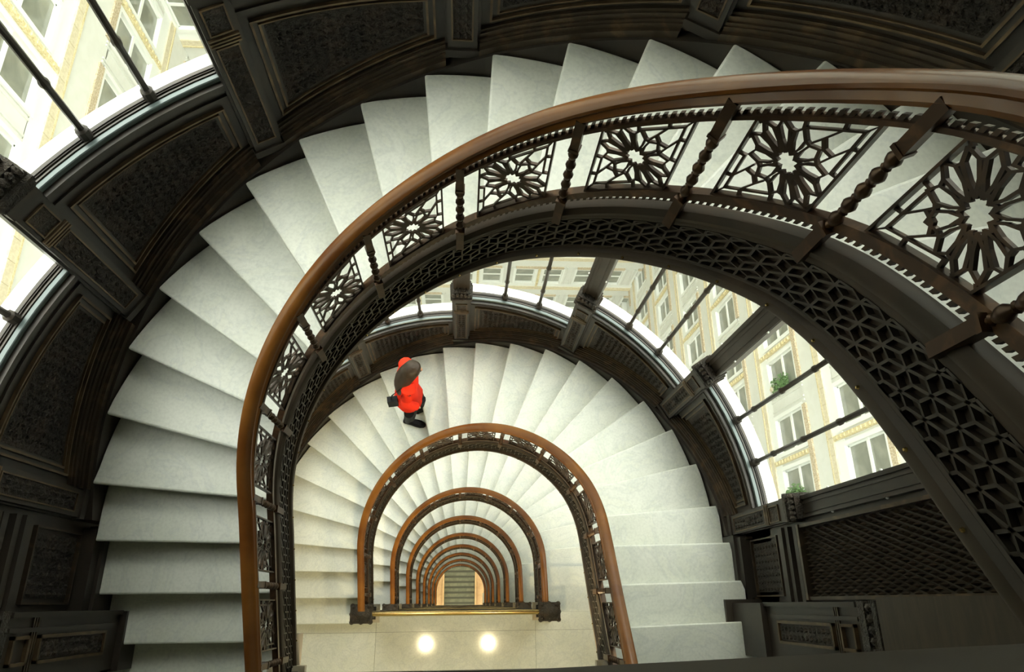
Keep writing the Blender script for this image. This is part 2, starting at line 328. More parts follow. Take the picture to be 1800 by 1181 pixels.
# ------------------------------------------------------------------ balustrades
BQ = [-1.2 + 22.55 * j for j in range(-2, 11)]       # baluster angles
def rosette_panel(q0, q1, zf):
    """cast star-rosette panel in the unit square mapped on to the curved, raked plane"""
    b = MB(); z0, z1 = 0.262, 0.602
    def mp(s, t): return (q0 + (q1 - q0) * s, z0 + (z1 - z0) * t)
    wid = RAD(q1 - q0); hgt = z1 - z0
    def bar(a, c, th=0.010, r0=0.991, r1=1.001):
        sa, ta = a; sc, tc = c
        dx, dz = (sc - sa) * wid, (tc - ta) * hgt; L = math.hypot(dx, dz)
        if L < 1e-5: return
        ns, nt = -dz / L * th / 2 / wid, dx / L * th / 2 / hgt
        es, et = dx / L * th * .3 / wid, dz / L * th * .3 / hgt
        p = []
        for r in (r0, r1):
            for (s, t, g, e) in ((sa, ta, 1, -1), (sc, tc, 1, 1), (sc, tc, -1, 1), (sa, ta, -1, -1)):
                s2 = min(1, max(0, s + ns * g + es * e)); t2 = min(1, max(0, t + nt * g + et * e))
                q, z = mp(s2, t2); p.append(P(q, r, zf(q) + z))
        b.hexa(p)
    slope = (zf(q1) - zf(q0)) / wid                      # rake of the rail
    def xy(x, z): return (.5 + x / wid, .5 + (z - slope * x) / hgt)
    ca = math.cos(math.atan(slope)); R = min(hgt / 2 * ca, wid / 2) * 1.0
    def pt(rad, ang): return xy(rad * R * math.cos(ang), rad * R * math.sin(ang))
    n = 12; ang0 = math.atan2(-1, 1) if slope < 0 else PI / 4
    ang0 = math.atan2(slope * wid / 2 - hgt / 2, wid / 2)   # towards the sharp corner
    for i in range(n):
        th = ang0 + 2 * PI * i / n
        A = pt(.25, th); Bp = pt(.52, th + .20); Bm = pt(.52, th - .20)
        Cp = pt(.80, th + .185); Cm = pt(.80, th - .185); D = pt(.99, th)
        for u, v in ((A, Bp), (A, Bm), (Bp, Cp), (Bm, Cm), (Cp, D), (Cm, D)): bar(u, v, .0075)
        bar(Cp, pt(.80, th + 2 * PI / n - .185), .0065)
        bar(A, pt(.36, th + PI / n), .0065); bar(pt(.36, th + PI / n), pt(.25, th + 2 * PI / n), .0065)
    ux, uz = ca, slope * ca                                   # along the rail
    for sg in (1, -1):
        # long corners: inset border lines, corner hexagon and its ties
        cx, cz = sg * wid / 2, sg * (slope * wid / 2 - hgt / 2); e1 = (cx / math.hypot(cx, cz), cz / math.hypot(cx, cz))
        a1 = (-sg * ux, -sg * uz); a2 = (0, sg)                # from the corner along the rail and upright
        def cp(a, b_, cz_=cz, cx_=cx, a1_=a1, a2_=a2): return xy(cx_ + a * a1_[0] + b_ * a2_[0], cz_ + a * a1_[1] + b_ * a2_[1])
        i0 = .034
        bar(cp(i0, i0), cp(.205, i0), .0075); bar(cp(i0, i0), cp(i0, .185), .0075); bar(cp(0, 0), cp(i0, i0), .0075)
        hx = [cp(i0, i0), cp(.092, i0), cp(.128, .068), cp(.105, .105), cp(.068, .128), cp(i0, .092)]
        for p_, q_ in zip(hx[1:5], hx[2:6]): bar(p_, q_, .0075)
        bar(cp(.128, .068), cp(.150, .085), .0075); bar(cp(.068, .128), cp(.085, .150), .0075)
        bar(cp(.092, i0), cp(.10, 0), .0075); bar(cp(i0, .092), cp(0, .10), .0075); bar(cp(.105, .105), pt(.99, ang0 + (0 if sg > 0 else PI)), .0075)
        bar(cp(.205, i0), cp(.215, 0), .0075); bar(cp(i0, .185), cp(0, .20), .0075)
        # short corners: small star arms
        dx, dz = sg * wid / 2, sg * (slope * wid / 2 + hgt / 2)
        for k_ in (-1, 0, 1): bar(pt(.99, math.atan2(dz, dx) + k_ * .52), xy(dx * (1 - .25 * abs(k_)), dz * (1 - .0 * abs(k_))) if k_ == 0 else pt(1.12, math.atan2(dz, dx) + k_ * .52), .0075)
    for u, v in (((0, 0), (1, 0)), ((0, 1), (1, 1)), ((0, 0), (0, 1)), ((1, 0), (1, 1))):
        m_ = 6
        for j in range(m_):
            bar((u[0] + (v[0] - u[0]) * j / m_, u[1] + (v[1] - u[1]) * j / m_), (u[0] + (v[0] - u[0]) * (j + 1) / m_, u[1] + (v[1] - u[1]) * (j + 1) / m_), .014, .984, 1.006)
    return b.mesh('rosette_panel', M['iron_plain'])
M['iron_plain'] = mat('worn_bronzed_iron', (0.040, 0.027, 0.018), 0.38, 0.45, (12, (0.10, 0.058, 0.032), 0.5, 0.75, (1, 1, 1)))
def baluster_mesh():
    b = MB()
    b.box((-.016, -.016, .085), (.016, .016, .235))
    prof = [(.010, .235)]
    z = .245
    for j in range(5):
        prof += [(.009, z), (.013, z + .004), (.009, z + .009), (.017, z + .026), (.0185, z + .033), (.017, z + .040), (.009, z + .054)]; z += .058
    prof += [(.012, .545)]
    b.lathe(prof, (0, 0, 0), 10)
    b.box((-.015, -.015, .540), (.015, .015, .685))
    b.box((-.019, -.019, .225), (.019, .019, .240)); b.box((-.018, -.018, .535), (.018, .018, .548))
    return b.mesh('baluster', M['copper'], True)
BAL = baluster_mesh()
PM = {}
rail_prof = [(r_ + .011, z_) for r_, z_ in [(0.962, 0.630), (0.952, 0.648), (0.956, 0.660), (0.960, 0.672), (0.952, 0.683), (0.953, 0.697), (0.963, 0.709), (0.985, 0.715), (1.008, 0.710), (1.020, 0.698), (1.021, 0.683), (1.013, 0.672), (1.018, 0.658), (1.012, 0.630)]]
for i, f in enumerate(FL):
    lab = ['balustrade of the uppermost flight, nearest the camera, with large star-rosette panels and a brown handrail',
           'balustrade of the second flight, iron with brown wooden handrail below the person in red',
           'third balustrade down the well, bright brown handrail over openwork iron'][i] if i < 3 else f'{ORD[i]} balustrade ring down the well, brown handrail over dark iron'
    if i == 8: lab = 'lowest and smallest balustrade ring, right around the green steps at the well bottom'
    t = thing('balustrade', lab, 'railing', (0, 0, f['z0']))
    zf = flightz(i); qa, qb = f['qa'] - 2, f['qb'] + 2
    b = MB(); sweepq(b, rail_prof, qrange(qa, qb, 2.0), zf); b.build('handrail', M['wood'], t, True)
    zr_ = zf; zf = (lambda q, g=zr_: g(q) - .035)
    b = MB(); sweepq(b, [(.980, .600), (1.008, .600), (1.008, .616), (.980, .616)], qrange(qa, qb), zf)
    sweepq(b, [(.980, .224), (1.010, .224), (1.012, .264), (.978, .264)], qrange(qa, qb), zf)
    b.build('rail_bar', M['copper'], t)
    if i < 3:
        for (za, zb, r0) in ((.616, .634, .990), (.198, .224, .990)):
            b = MB(); q = qa
            while q < qb:
                h = math.degrees(.0055); p = [P(q_, r, zf(q_) + z) for z in (za, zb) for q_, r in ((q - h, r0), (q + h, r0), (q + h, r0 + .012), (q - h, r0 + .012))]
                b.hexa(p); q += 1.25
            b.build('dentil_strip', M['iron_plain'], t, kind='stuff')
    for q in BQ:
        if q < f['qa'] + 3 or q > f['qb'] - 3: continue
        p = P(q, .978, zf(q)); o = ob('baluster', BAL, t, p); o.rotation_euler = (0, 0, RAD(min(max(q, 0), 180)))
    cs = [(a, a + 22.55) for a in BQ[:-1]]
    for a, c in cs:
        a2, c2 = a + 3.9, c - 3.9
        if c2 < f['qa'] + 3 or a2 > f['qb'] - 3: continue
        a2 = max(a2, f['qa'] + 2); c2 = min(c2, f['qb'] - 2)
        if c2 - a2 < 5: continue
        key = (round(a2, 2), round(c2, 2), i < 2 or a2 > 12)
        if key not in PM: PM[key] = rosette_panel(a2, c2, zf)
        ob('rosette_panel', PM[key], t)

# ------------------------------------------------------------------ landings
YB = -3.3
def slab(b, x0, x1, y0, y1, z0, z1): b.box((x0, y0, z0), (x1, y1, z1))
LABN = ['', 'first', 'second']
for i, z in enumerate(LEV):
    o = struct('floor', (0, 0, z))
    ye = YE[i] - 0.02
    yr = -0.885 if i < 2 else -0.065; yl = -0.655 if i < 3 else -0.10
    xo = 2.12
    b = MB()
    b.box((-xo, YB, -.30), (xo, ye, -.045))
    if yr > ye: b.box((RI, ye, -.30), (xo, yr, -.045))
    if yl > ye: b.box((-xo, ye, -.30), (-RI, yl, -.045))
    b.build('slab', M['iron'], o)
    # iron fascia to the well
    b = MB(); b.box((-1.03, ye, -.30), (1.03, ye + .015, .0)); b.box((-1.03, ye, -.32), (1.03, ye + .04, -.26)); b.box((-1.03, ye, -.05), (1.03, ye + .04, .01))
    b.build('fascia', M['iron'], o)
    g = .0012
    xs = [-xo, -.95, .95, xo]
    for a in range(3):
        x0, x1 = xs[a] + g, xs[a + 1] - g
        e = ye
        yf = -0.79 if i >= 2 else ye - .25
        for (ya, yb) in ((yf + g, e), (-1.75, yf - g), (YB, -1.75 - 2 * g)):
            b = MB(); b.box((x0, ya, -.045), (x1, yb, 0)); b.build('marble_slab', M['polished'], o)
    if yr > ye:
        cut = -.66 if i >= 2 else yr - .15
        if cut > ye: b = MB(); b.box((RI, ye + g, -.045), (xo, yr, 0)); b.build('marble_slab', M['marble'], o)
        else:
            b = MB(); b.box((RI, ye + g, -.045), (xo, yr, 0)); b.build('marble_slab', M['marble'], o)
    if yl > ye:
        b = MB(); b.box((-xo, ye + g, -.045), (-RI, yl, 0)); b.build('marble_slab', M['marble'], o)

def newel(x, y, z, sx, lab, grp=None):
    t = thing('newel_post', lab, 'post', (x, y, z), grp)
    b = MB(); b.box((-.115, -.105, 0), (.115, .10, .055)); b.build('plinth', M['plinthstone'], t)
    b = MB(); b.box((-.075, -.07, .055), (.075, .07, .11)); b.box((-.062, -.058, .11), (.062, .058, .66)); b.box((-.075, -.07, .66), (.075, .07, .70))
    for s_ in (-1, 1):
        b.box((s_ * .035 - .006, -.066, .15), (s_ * .035 + .006, .066, .62))
    b.box((-.035, -.066, .15), (.035, .066, .162)); b.box((-.035, -.066, .61), (.035, .066, .62))
    b.build('shaft', M['iron_carved'], t)
    b = MB(); b.box((-.085, -.075, .70), (.085, .075, .725)); b.box((-.115, -.095, .725), (.115, .095, .745)); b.box((-.10, -.082, .745), (.10, .082, .80)); b.box((-.118, -.098, .80), (.118, .098, .825))
    b.lathe([(.09, .825), (.10, .84), (.07, .855), (.045, .87), (.05, .885), (.02, .90)], (0, 0, 0), 12, 1, .85)
    for xx in (-.10, 0, .10):
        for yy in (-.082, .082):
            b.lathe([(.008, -.04), (.024, -.015), (.028, .01), (.012, .035)], (xx, yy, .785), 8)
            b.lathe([(.006, -.012), (.020, 0), (.006, .014)], (xx * .85, yy * .85, .835), 8)
    for xx in (-.105, .105): b.lathe([(.008, -.04), (.024, -.015), (.028, .01), (.012, .035)], (xx, 0, .785), 8)
    b.build('carved_cap', M['iron_carved'], t, True)
    return t
for i in range(0, 9):
    z = LEV[i]; ye = YE[i] - .01 if i else -.5329
    for sx in (-1, 1):
        side = 'left' if sx < 0 else 'right'
        wh = ['top landing', 'first landing below camera', 'brightly lit second landing'][i] if i < 3 else ['third', 'fourth', 'fifth', 'sixth', 'seventh', 'eighth', 'lowest'][i - 3] + ' landing down the well'
        if i == 0: continue
        newel(sx * 1.03, ye, z, sx, f'dark carved newel post, {side} end of railing, {wh}')
    if i == 0: hz = .575; lab = 'dark handrail of the top landing crossing the bottom edge right under the camera'
    else: hz = .79; lab = f'brass-capped landing railing of the {wh}'
    if i == 2: lab = 'gleaming brass landing rail between two carved newels at lower centre'
    t = thing('landing_rail', lab, 'railing', (0, ye, z))
    x0 = .96 if i else 1.3
    b = MB()
    if i == 0:
        t.rotation_euler = (0, 0, RAD(1.7)); t.location = (0, ye - .006, z)
        b.sweep([[(x, .041, hz), (x, .045, hz + .02), (x, .036, hz + .040), (x, .018, hz + .047), (x, -.05, hz + .047), (x, -.075, hz + .035), (x, -.08, hz + .01), (x, -.06, hz - .01), (x, .02, hz - .01)] for x in (-x0, -.4, .4, x0)])
        b.build('handrail', M['darkwood'], t, True)
    else:
        b.tube([(-x0, 0, hz), (0, 0, hz), (x0, 0, hz)], .027, 14); b.build('rail_tube', M['brass'], t, True)
    yo = 0 if i else -.035
    b = MB(); b.box((-x0, yo - .014, .62 if i else .52), (x0, yo + .014, .64 if i else .54)); b.box((-x0, yo - .014, .06), (x0, yo + .014, .085)); b.build('rail_bar', M['copper'], t)
    for j in range(6):
        xx = -x0 + (2 * x0) * j / 5; b = MB(); b.box((xx - .012, yo - .012, .0), (xx + .012, yo + .012, hz - .02)); b.build('upright', M['copper'], t)
    for j in range(5):
        xa = -x0 + (2 * x0) * j / 5 + .03; xb = xa + 2 * x0 / 5 - .06; b = MB()
        for a in range(6):
            b.box((xa + (xb - xa) * a / 5 - .005, yo - .006, .085), (xa + (xb - xa) * a / 5 + .005, yo + .006, .62 if i else .52))
        for a in range(1, 5):
            zz = .085 + (.535 if i else .435) * a / 5; b.box((xa, yo - .006, zz - .005), (xb, yo + .006, zz + .005))
        b.build('grille_panel', M['iron'], t)

# ------------------------------------------------------------------ curved outer wall: piers, wood-like iron panels, sills and windows
PQ = [1.5 + 29.4 * j for j in range(7)]            # pilaster centres
SILL = [-.10, -.54, -1.06, -1.52, -1.96, -2.45]
RW = 2.2
def sw(b, prof, q0, q1, zf=None, st=3.0):
    zf = zf or (lambda q: 0.0)
    b.sweep([[P(q, r, zf(q) * (1 if s_ else 0) + z) for r, z, s_ in prof] for q in qrange(q0, q1, st)])
def pilaster(parent, qc, zc, zb, ztop):
    """capital at zc, foot at zb, plain pier above up to ztop"""
    h = 2.0
    def bx(b, q0, q1, r0, r1, z0, z1): b.hexa([P(q0, r0, z0), P(q1, r0, z0), P(q1, r1, z0), P(q0, r1, z0), P(q0, r0, z1), P(q1, r0, z1), P(q1, r1, z1), P(q0, r1, z1)])
    b = MB(); bx(b, qc - h - .35, qc + h + .35, 2.175, 2.24, zb - .12, zc - .02); bx(b, qc - h, qc + h, 2.140, 2.18, zb, zc - .06)
    bx(b, qc - h - .3, qc + h + .3, 2.128, 2.18, zb - .05, zb); bx(b, qc - h - .2, qc + h + .2, 2.13, 2.2, zc - .06, zc)
    p = b.build('pilaster', M['iron'], parent)
    b = MB()
    w = 1.45; zz = zb + .06; z1 = zc - .32; z2 = zc - .10
    for (za, zd) in ((zz, z1), (z1 + .07, z2)):
        bx(b, qc - w, qc - w + .2, 2.130, 2.14, za, zd); bx(b, qc + w - .2, qc + w, 2.130, 2.14, za, zd)
        bx(b, qc - w, qc + w, 2.130, 2.14, za, za + .008); bx(b, qc - w, qc + w, 2.130, 2.14, zd - .008, zd)
    for d in (.012, .03, .048): bx(b, qc - h + .1, qc + h - .1, 2.127, 2.14, z1 + d, z1 + d + .009)
    b.build('gilt_bead', M['bead'], p)
    b = MB(); bx(b, qc - w + .25, qc + w - .25, 2.136, 2.141, zz + .01, z1 - .01); bx(b, qc - w + .25, qc + w - .25, 2.136, 2.141, z1 + .08, z2 - .01)
    random.seed(int(qc * 10))
    nz = int((z1 - zz) / .055)
    for j in range(nz):
        zc_ = zz + .035 + j * (z1 - zz - .05) / max(1, nz)
        for s_ in (-1, 1):
            c = P(qc + s_ * .5, 2.137, zc_); b.lathe([(.004, -.02), (.013, -.008), (.014, .006), (.004, .02)], c, 5)
    c = P(qc, 2.136, (zz + z1) / 2); b.lathe([(.01, -.035), (.026, -.012), (.026, .012), (.01, .035)], c, 6)
    b.build('carved_panel', M['iron_carved'], p)
    b = MB()
    for (z_, r_, e) in ((zc - .0, 2.13, .3), (zc + .025, 2.115, .5), (zc + .05, 2.105, .7), (zc + .085, 2.12, .5)):
        bx(b, qc - h - e, qc + h + e, r_, 2.26, z_, z_ + .028)
    for j in range(5): b.lathe([(.008, -.03), (.02, -.01), (.02, .012), (.008, .03)], P(qc - 1.9 + j * .95, 2.118, zc + .13), 6)
    bx(b, qc - h - .2, qc + h + .2, 2.13, 2.26, zc + .10, zc + .16)
    b.build('capital', M['iron_carved'], p)
    b = MB(); bx(b, qc - h + .05, qc + h - .05, 2.185, 2.34, zc + .15, ztop)
    for d, w_, r_ in ((-1.55, .3, 2.170), (-.75, .2, 2.176), (.75, .2, 2.176), (1.55, .3, 2.170)): bx(b, qc + d - w_, qc + d + w_, r_, 2.19, zc + .15, ztop)
    b.build('pier_shaft', M['iron'], parent)
    b = MB()
    for z_ in np.arange(zc + .5, ztop - .1, .55):
        for d in (-1.95, 1.95): b.lathe([(.006, -.008), (.009, 0), (.006, .008)], P(qc + d, 2.18, z_), 6)
    if b.v: b.build('bolt_heads', M['sash'], parent, kind='stuff')
def bay(parent, j, zs, lvl):
    q0, q1 = PQ[j] + 2.3, PQ[j + 1] - 2.3; zf = lambda q: NW(q)
    b = MB()
    # apron wall from the sill to below the treads
    rows = []
    for q in qrange(q0 - .5, q1 + .5, 3): rows.append([P(q, 2.2, NW(q) - .42), P(q, 2.2, zs - .01), P(q, 2.3, zs - .01), P(q, 2.3, NW(q) - .42)])
    b.sweep(rows); b.build('apron', M['iron'], parent)
    p = MB()
    # top frame mouldings (level) and raking base mouldings
    for (ra, rb, za, zb) in ((2.160, 2.2, -.05, -.035), (2.172, 2.2, -.085, -.05), (2.188, 2.2, -.155, -.135)): sw(p, [(ra, zs + za, 0), (rb, zs + za, 0), (rb, zs + zb, 0), (ra, zs + zb, 0)], q0, q1)
    p.build('cornice_moulding', M['iron'], parent, True)
    p = MB()
    for (ra, za, zb) in ((2.125, -.02, .02), (2.145, .02, .045), (2.155, .045, .06), (2.168, .06, .085), (2.180, .085, .10)): sw(p, [(ra, za, 1), (2.2, za, 1), (2.2, zb, 1), (ra, zb, 1)], q0, q1, zf)
    p.build('raking_moulding', M['edge'], parent, True)
    # skirting string following the stair
    p = MB(); sw(p, [(2.108, -.42, 1), (2.2, -.42, 1), (2.2, -.02, 1), (2.108, -.02, 1)], q0 - (2.4 if j else 4.5), q1 + (2.4 if j < 5 else 4.5), zf); p.build('skirting', M['iron'], parent)
    # panel frame: trapezoid with level top and raking foot
    a0, a1 = q0 + 1.3, q1 - 1.3; zt = zs - .20
    zlo = lambda q: min(NW(q) + .13, zt - .05)
    p = MB(); fr = .010; R0 = 2.184
    for (e, R0, m_) in ((0.0, 2.180, .010), (.9, 2.187, .006)):
        ez = e * .035
        p.sweep([[P(q, R0, zt - ez), P(q, 2.2, zt - ez), P(q, 2.2, zt - ez - m_), P(q, R0, zt - ez - m_)] for q in qrange(a0 + e, a1 - e, 3)])
        p.sweep([[P(q, R0, zlo(q) + ez + m_), P(q, 2.2, zlo(q) + ez + m_), P(q, 2.2, zlo(q) + ez), P(q, R0, zlo(q) + ez)] for q in qrange(a0 + e, a1 - e, 3)])
        for q in (a0 + e, a1 - e):
            if zt - zlo(q) > .08: p.hexa([P(q - .15, R0, zlo(q) + ez), P(q + .15, R0, zlo(q) + ez), P(q + .15, 2.2, zlo(q) + ez), P(q - .15, 2.2, zlo(q) + ez), P(q - .15, R0, zt - ez), P(q + .15, R0, zt - ez), P(q + .15, 2.2, zt - ez), P(q - .15, 2.2, zt - ez)])
    p.build('panel_frame', M['bead'], parent)
    # carved relief: leafy scrolls
    p = MB(); rows = []
    for q in qrange(a0 + 1.4, a1 - 1.4, 2.5): rows.append([P(q, 2.196, zlo(q) + .06), P(q, 2.196, zt - .05)])
    p.grid(rows)
    random.seed(j * 7 + 1)
    q = a0 + 2.0
    while q < a1 - 2.0:
        z = zlo(q) + .08
        while z < zt - .07:
            r = .018; c0 = random.uniform(0, PI); pts = []
            for s_ in range(7):
                aa = c0 + s_ * .75; rr = r * (1 - s_ * .11); pts.append(P(q + math.degrees(rr * math.cos(aa) / 2.2), 2.192, z + rr * math.sin(aa)))
            p.tube(pts, .005, 4); z += .046
        q += 1.25
    p.build('carved_relief', M['iron_carved'], parent, kind='stuff')
def window(n, j, z0, zs, ztopf):
    """three panes over a raised sill, in bay j"""
    w = struct(f'window_{n}', (0, 0, z0))
    q0, q1 = PQ[j] + 2.0, PQ[j + 1] - 2.0
    b = MB(); sw(b, [(2.186, zs - .03, 0), (2.212, zs - .03, 0), (2.212, zs - .004, 0), (2.190, zs - .004, 0), (2.186, zs - .008, 0)], q0, q1); b.build('sill', M['sillpaint'], w, True)
    b = MB(); sw(b, [(2.205, zs - .04, 0), (2.27, zs - .04, 0), (2.27, zs - .008, 0), (2.205, zs - .008, 0)], q0, q1)
    for ra in (2.214, 2.234): sw(b, [(ra, zs - .01, 0), (ra + .012, zs - .01, 0), (ra + .010, zs + .002, 0), (ra + .002, zs + .002, 0)], q0, q1)
    b.build('inner_sill', M['iron'], w)
    b = MB(); sw(b, [(2.262, zs - .06, 0), (2.352, zs - .06, 0), (2.352, zs - .012, 0), (2.262, zs + .004, 0)], q0 - (2 if j else 0), q1 + (2 if j < 5 else 0)); b.build('outer_ledge', M['ledge'], w)
    cuts = [q0, q0 + (q1 - q0) / 3, q0 + 2 * (q1 - q0) / 3, q1]
    for a in range(3):
        b = MB(); qs = qrange(cuts[a] + .3, cuts[a + 1] - .3, 2.2)
        b.grid([[P(q, 2.252, zs + .004), P(q, 2.252, max(ztopf(q), zs + .05))] for q in qs]); b.build('pane', M['glass'], w)
        b = MB()
        b.sweep([[P(q, 2.243, zs - .03), P(q, 2.262, zs - .03), P(q, 2.262, zs + .008), P(q, 2.243, zs + .008)] for q in qs]); b.build('sash_bar', M['iron'], w)
    for a in (1, 2):
        b = MB(); q = cuts[a]; zt = ztopf(q); pr = [(.030, zs), (.030, zs + .05), (.018, zs + .06), (.016, zs + .10)]
        z = zs + .10
        while z < zt - .1:
            pr += [(.016, z), (.016, z + .22), (.022, z + .235), (.022, z + .255), (.016, z + .27)]; z += .45
        pr += [(.016, zt)]
        c = P(q, 2.243, 0); b.lathe(pr, c, 8); b.build('mullion', M['iron'], w, True)
M['sillpaint'] = mat('blue_grey_painted_sill', (0.10, 0.125, 0.12), 0.3, 0.2)
CEIL = 3.3; HEAD = 0.45
b = MB(); sw(b, [(2.17, HEAD, 0), (2.36, HEAD, 0), (2.36, CEIL, 0), (2.17, CEIL, 0)], -.5, 180.5, None, 4); b.build('wall_curved', M['darkwood'], None, kind='structure')  # unseen wall above a low window head, added to darken the uppermost treads
wn_ = 0
for lvl in range(2):
    z0 = LEV[lvl]
    wl_ = struct(f'wall_curved', (0, 0, z0))
    up = (lambda q: HEAD) if lvl == 0 else (lambda q: 4.125 + NW(q) - .40)
    for j, qc in enumerate(PQ):
        s_hi = SILL[j - 1] if j else .34
        pilaster(wl_, qc, s_hi + .08, NW(qc) + .05, up(qc))
    for j in range(6):
        bay(wl_, j, SILL[j], lvl); wn_ += 1
        window(wn_, j, z0, SILL[j], up)
# lower storeys: plain apron and piers only (they stand behind the flights above)
for lvl in range(2, 9):
    b = MB(); z0 = FL[lvl]['z0']; gap = (FL[lvl - 1]['z0'] - z0)
    for j in range(6):
        q0, q1 = PQ[j] - 2, PQ[j + 1] + 2; zs = SILL[j] - .2
        b.sweep([[P(q, 2.11, NW(q) - .42), P(q, 2.11, zs), P(q, 2.3, zs), P(q, 2.3, NW(q) - .42)] for q in qrange(q0, q1, 4)])
    for j, qc in enumerate(PQ):
        b.hexa([P(qc - 2, 2.14, NW(qc)), P(qc + 2, 2.14, NW(qc)), P(qc + 2, 2.34, NW(qc)), P(qc - 2, 2.34, NW(qc)), P(qc - 2, 2.14, gap + NW(qc) - .3), P(qc + 2, 2.14, gap + NW(qc) - .3), P(qc + 2, 2.34, gap + NW(qc) - .3), P(qc - 2, 2.34, gap + NW(qc) - .3)])
    b.build('wall_curved', M['iron'], None, loc=(0, 0, z0), kind='structure')

# ------------------------------------------------------------------ straight side walls beside the landings, with lattice screens, dado panel and end pier
def side_wall(sx, lvl):
    z0 = LEV[lvl]; zt = LEV[lvl - 1] - .0 if lvl else CEIL
    hgt = zt - z0
    w = struct('wall_right' if sx > 0 else 'wall_left', (0, 0, z0))
    off = 0 if sx > 0 else -3.75          # the left straight leg is one storey's fall lower
    # beside flight below this landing (right) / above this landing (left)
    def bx(b, x0, x1, y0, y1, z0_, z1_):
        xs = sorted((sx * x0, sx * x1)); b.box((xs[0], y0, z0_), (xs[1], y1, z1_))
    lo = -1.1 if sx > 0 else 0.0
    b = MB(); bx(b, 2.2, 2.32, YB, .02, lo - .4 if sx > 0 else -.4, hgt + .0 if sx > 0 else hgt); b.build('wall_face', M['iron'], w)
    if lvl > 2: return
    zb = -.62 if sx > 0 else .35
    # dado panel
    b = MB()
    y0, y1 = -.46, -.07; zt_, zl, zr = (.12, -.32, -.34) if sx > 0 else (.95, .50, .50)
    for (a, c, d, e) in ((y0, y1, zt_, zt_ + .012), (y0, y1, zl, zl + .012), (y0, y0 + .01, zl, zt_), (y1 - .01, y1, zl, zt_)): bx(b, 2.175, 2.2, a, c, d, e)
    b.build('panel_frame', M['edge'], w)
    b = MB(); bx(b, 2.188, 2.2, y0 + .03, y1 - .03, zl + .03, zt_ - .02)
    for a in range(7):
        for c in range(8):
            b.lathe([(.003, -.02), (.014, -.004), (.014, .006), (.003, .02)], (sx * 2.19, y0 + .05 + a * .046, zl + .05 + c * .05), 5)
    b.build('carved_relief', M['iron_carved'], w)
    b = MB()
    base = zt_ + .10
    for d, r in ((.0, 2.15), (.05, 2.135), (.11, 2.15), (.19, 2.165)): bx(b, r, 2.2, -.50, -.04, base + d, base + d + .045)
    bx(b, 2.12, 2.2, -.5, -.04, zl - .12, zl - .04); bx(b, 2.10, 2.2, -.5, -.02, zl - .8, zl - .12)
    b.build('dado_moulding', M['iron'], w)
    # lattice screen of pyramid studs
    zl0 = base + .30; zl1 = hgt - .32 if sx > 0 else hgt - .3
    b = MB(); ny = 12; nz = int((zl1 - zl0) / .05)
    for a in range(ny):
        for c in range(nz):
            y = -.46 + (a + (.5 if c % 2 else 0)) * .0335; z = zl0 + (c + .5) * .05
            x = 2.165
            if y > -.05: continue
            hy, hz = .013, .030
            b.add([(sx * 2.195, y - hy, z), (sx * 2.195, y, z + hz), (sx * 2.195, y + hy, z), (sx * 2.195, y, z - hz), (sx * x, y, z)], [(0, 1, 4), (1, 2, 4), (2, 3, 4), (3, 0, 4)])
    b.build('lattice_screen', M['screen'], w, kind='stuff')
    b = MB(); bx(b, 2.16, 2.2, -.485, -.465, zl0, zl1); bx(b, 2.16, 2.2, -.06, -.04, zl0, zl1); bx(b, 2.15, 2.2, -.485, -.04, zl0 - .03, zl0); b.build('screen_frame', M['edge'], w)
def end_pier(sx, lvl):
    z0 = LEV[lvl]; hgt = (LEV[lvl - 1] - z0) if lvl else CEIL
    side = 'right' if sx > 0 else 'left'
    w = struct(f'trim_{lvl * 2 + (1 if sx > 0 else 2)}', (0, 0, z0))
    def bx(b, x0, x1, y0, y1, z0_, z1_):
        xs = sorted((sx * x0, sx * x1)); b.box((xs[0], y0, z0_), (xs[1], y1, z1_))
    b = MB(); bx(b, 1.98, 2.2, -.83, -.50, -.40, .19); b.build('plinth_block', M['iron'], w)
    b = MB(); bx(b, 2.02, 2.2, -.82, -.50, .19, 1.32); bx(b, 2.0, 2.2, -.52, -.495, .19, 1.30)
    bx(b, 2.005, 2.2, -.585, -.565, .26, 1.30); b.build('pier_body', M['iron'], w)
    b = MB()
    for (z1, z2) in ((.36, 1.04), (1.12, 1.26)):
        for (a, c, d, e) in ((-.73, -.60, z1, z1 + .015), (-.73, -.60, z2 - .015, z2), (-.73, -.715, z1, z2), (-.615, -.60, z1, z2)): bx(b, 2.0, 2.02, a, c, d, e)
    b.build('gilt_bead', M['bead'], w); b = MB()
    for d in (1.055, 1.075, 1.095): bx(b, 2.012, 2.03, -.82, -.52, d, d + .010)
    b.build('neck_rings', M['edge'], w)
    b = MB(); bx(b, 2.010, 2.021, -.71, -.62, .38, 1.02)
    for c in range(12):
        for a in range(2): b.lathe([(.003, -.022), (.016, -.006), (.016, .006), (.003, .022)], (sx * 2.012, -.69 + a * .045, .41 + c * .051), 5)
    b.build('carved_panel', M['iron_carved'], w)
    b = MB()
    for d, r in ((1.32, 2.0), (1.36, 1.985), (1.40, 1.97), (1.45, 1.985), (1.50, 1.97)): bx(b, r, 2.2, -.84, -.49, d, d + .035)
    for a in range(7): b.lathe([(.006, -.03), (.02, -.01), (.02, .01), (.006, .03)], (sx * 1.985, -.82 + a * .05, 1.46), 6)
    b.build('capital', M['iron_carved'], w)
    b = MB(); x0 = 1.93
    xs = [sx * x0, sx * 2.2]
    b.hexa([(xs[0], -.95, 1.62), (xs[1], -.95, 1.53), (xs[1], -.475, 1.53), (xs[0], -.475, 1.62), (xs[0], -.95, hgt - .3), (xs[1], -.95, hgt - .3), (xs[1], -.475, hgt - .3), (xs[0], -.475, hgt - .3)])
    b.build('pier_shaft', M['darkwood'], w)
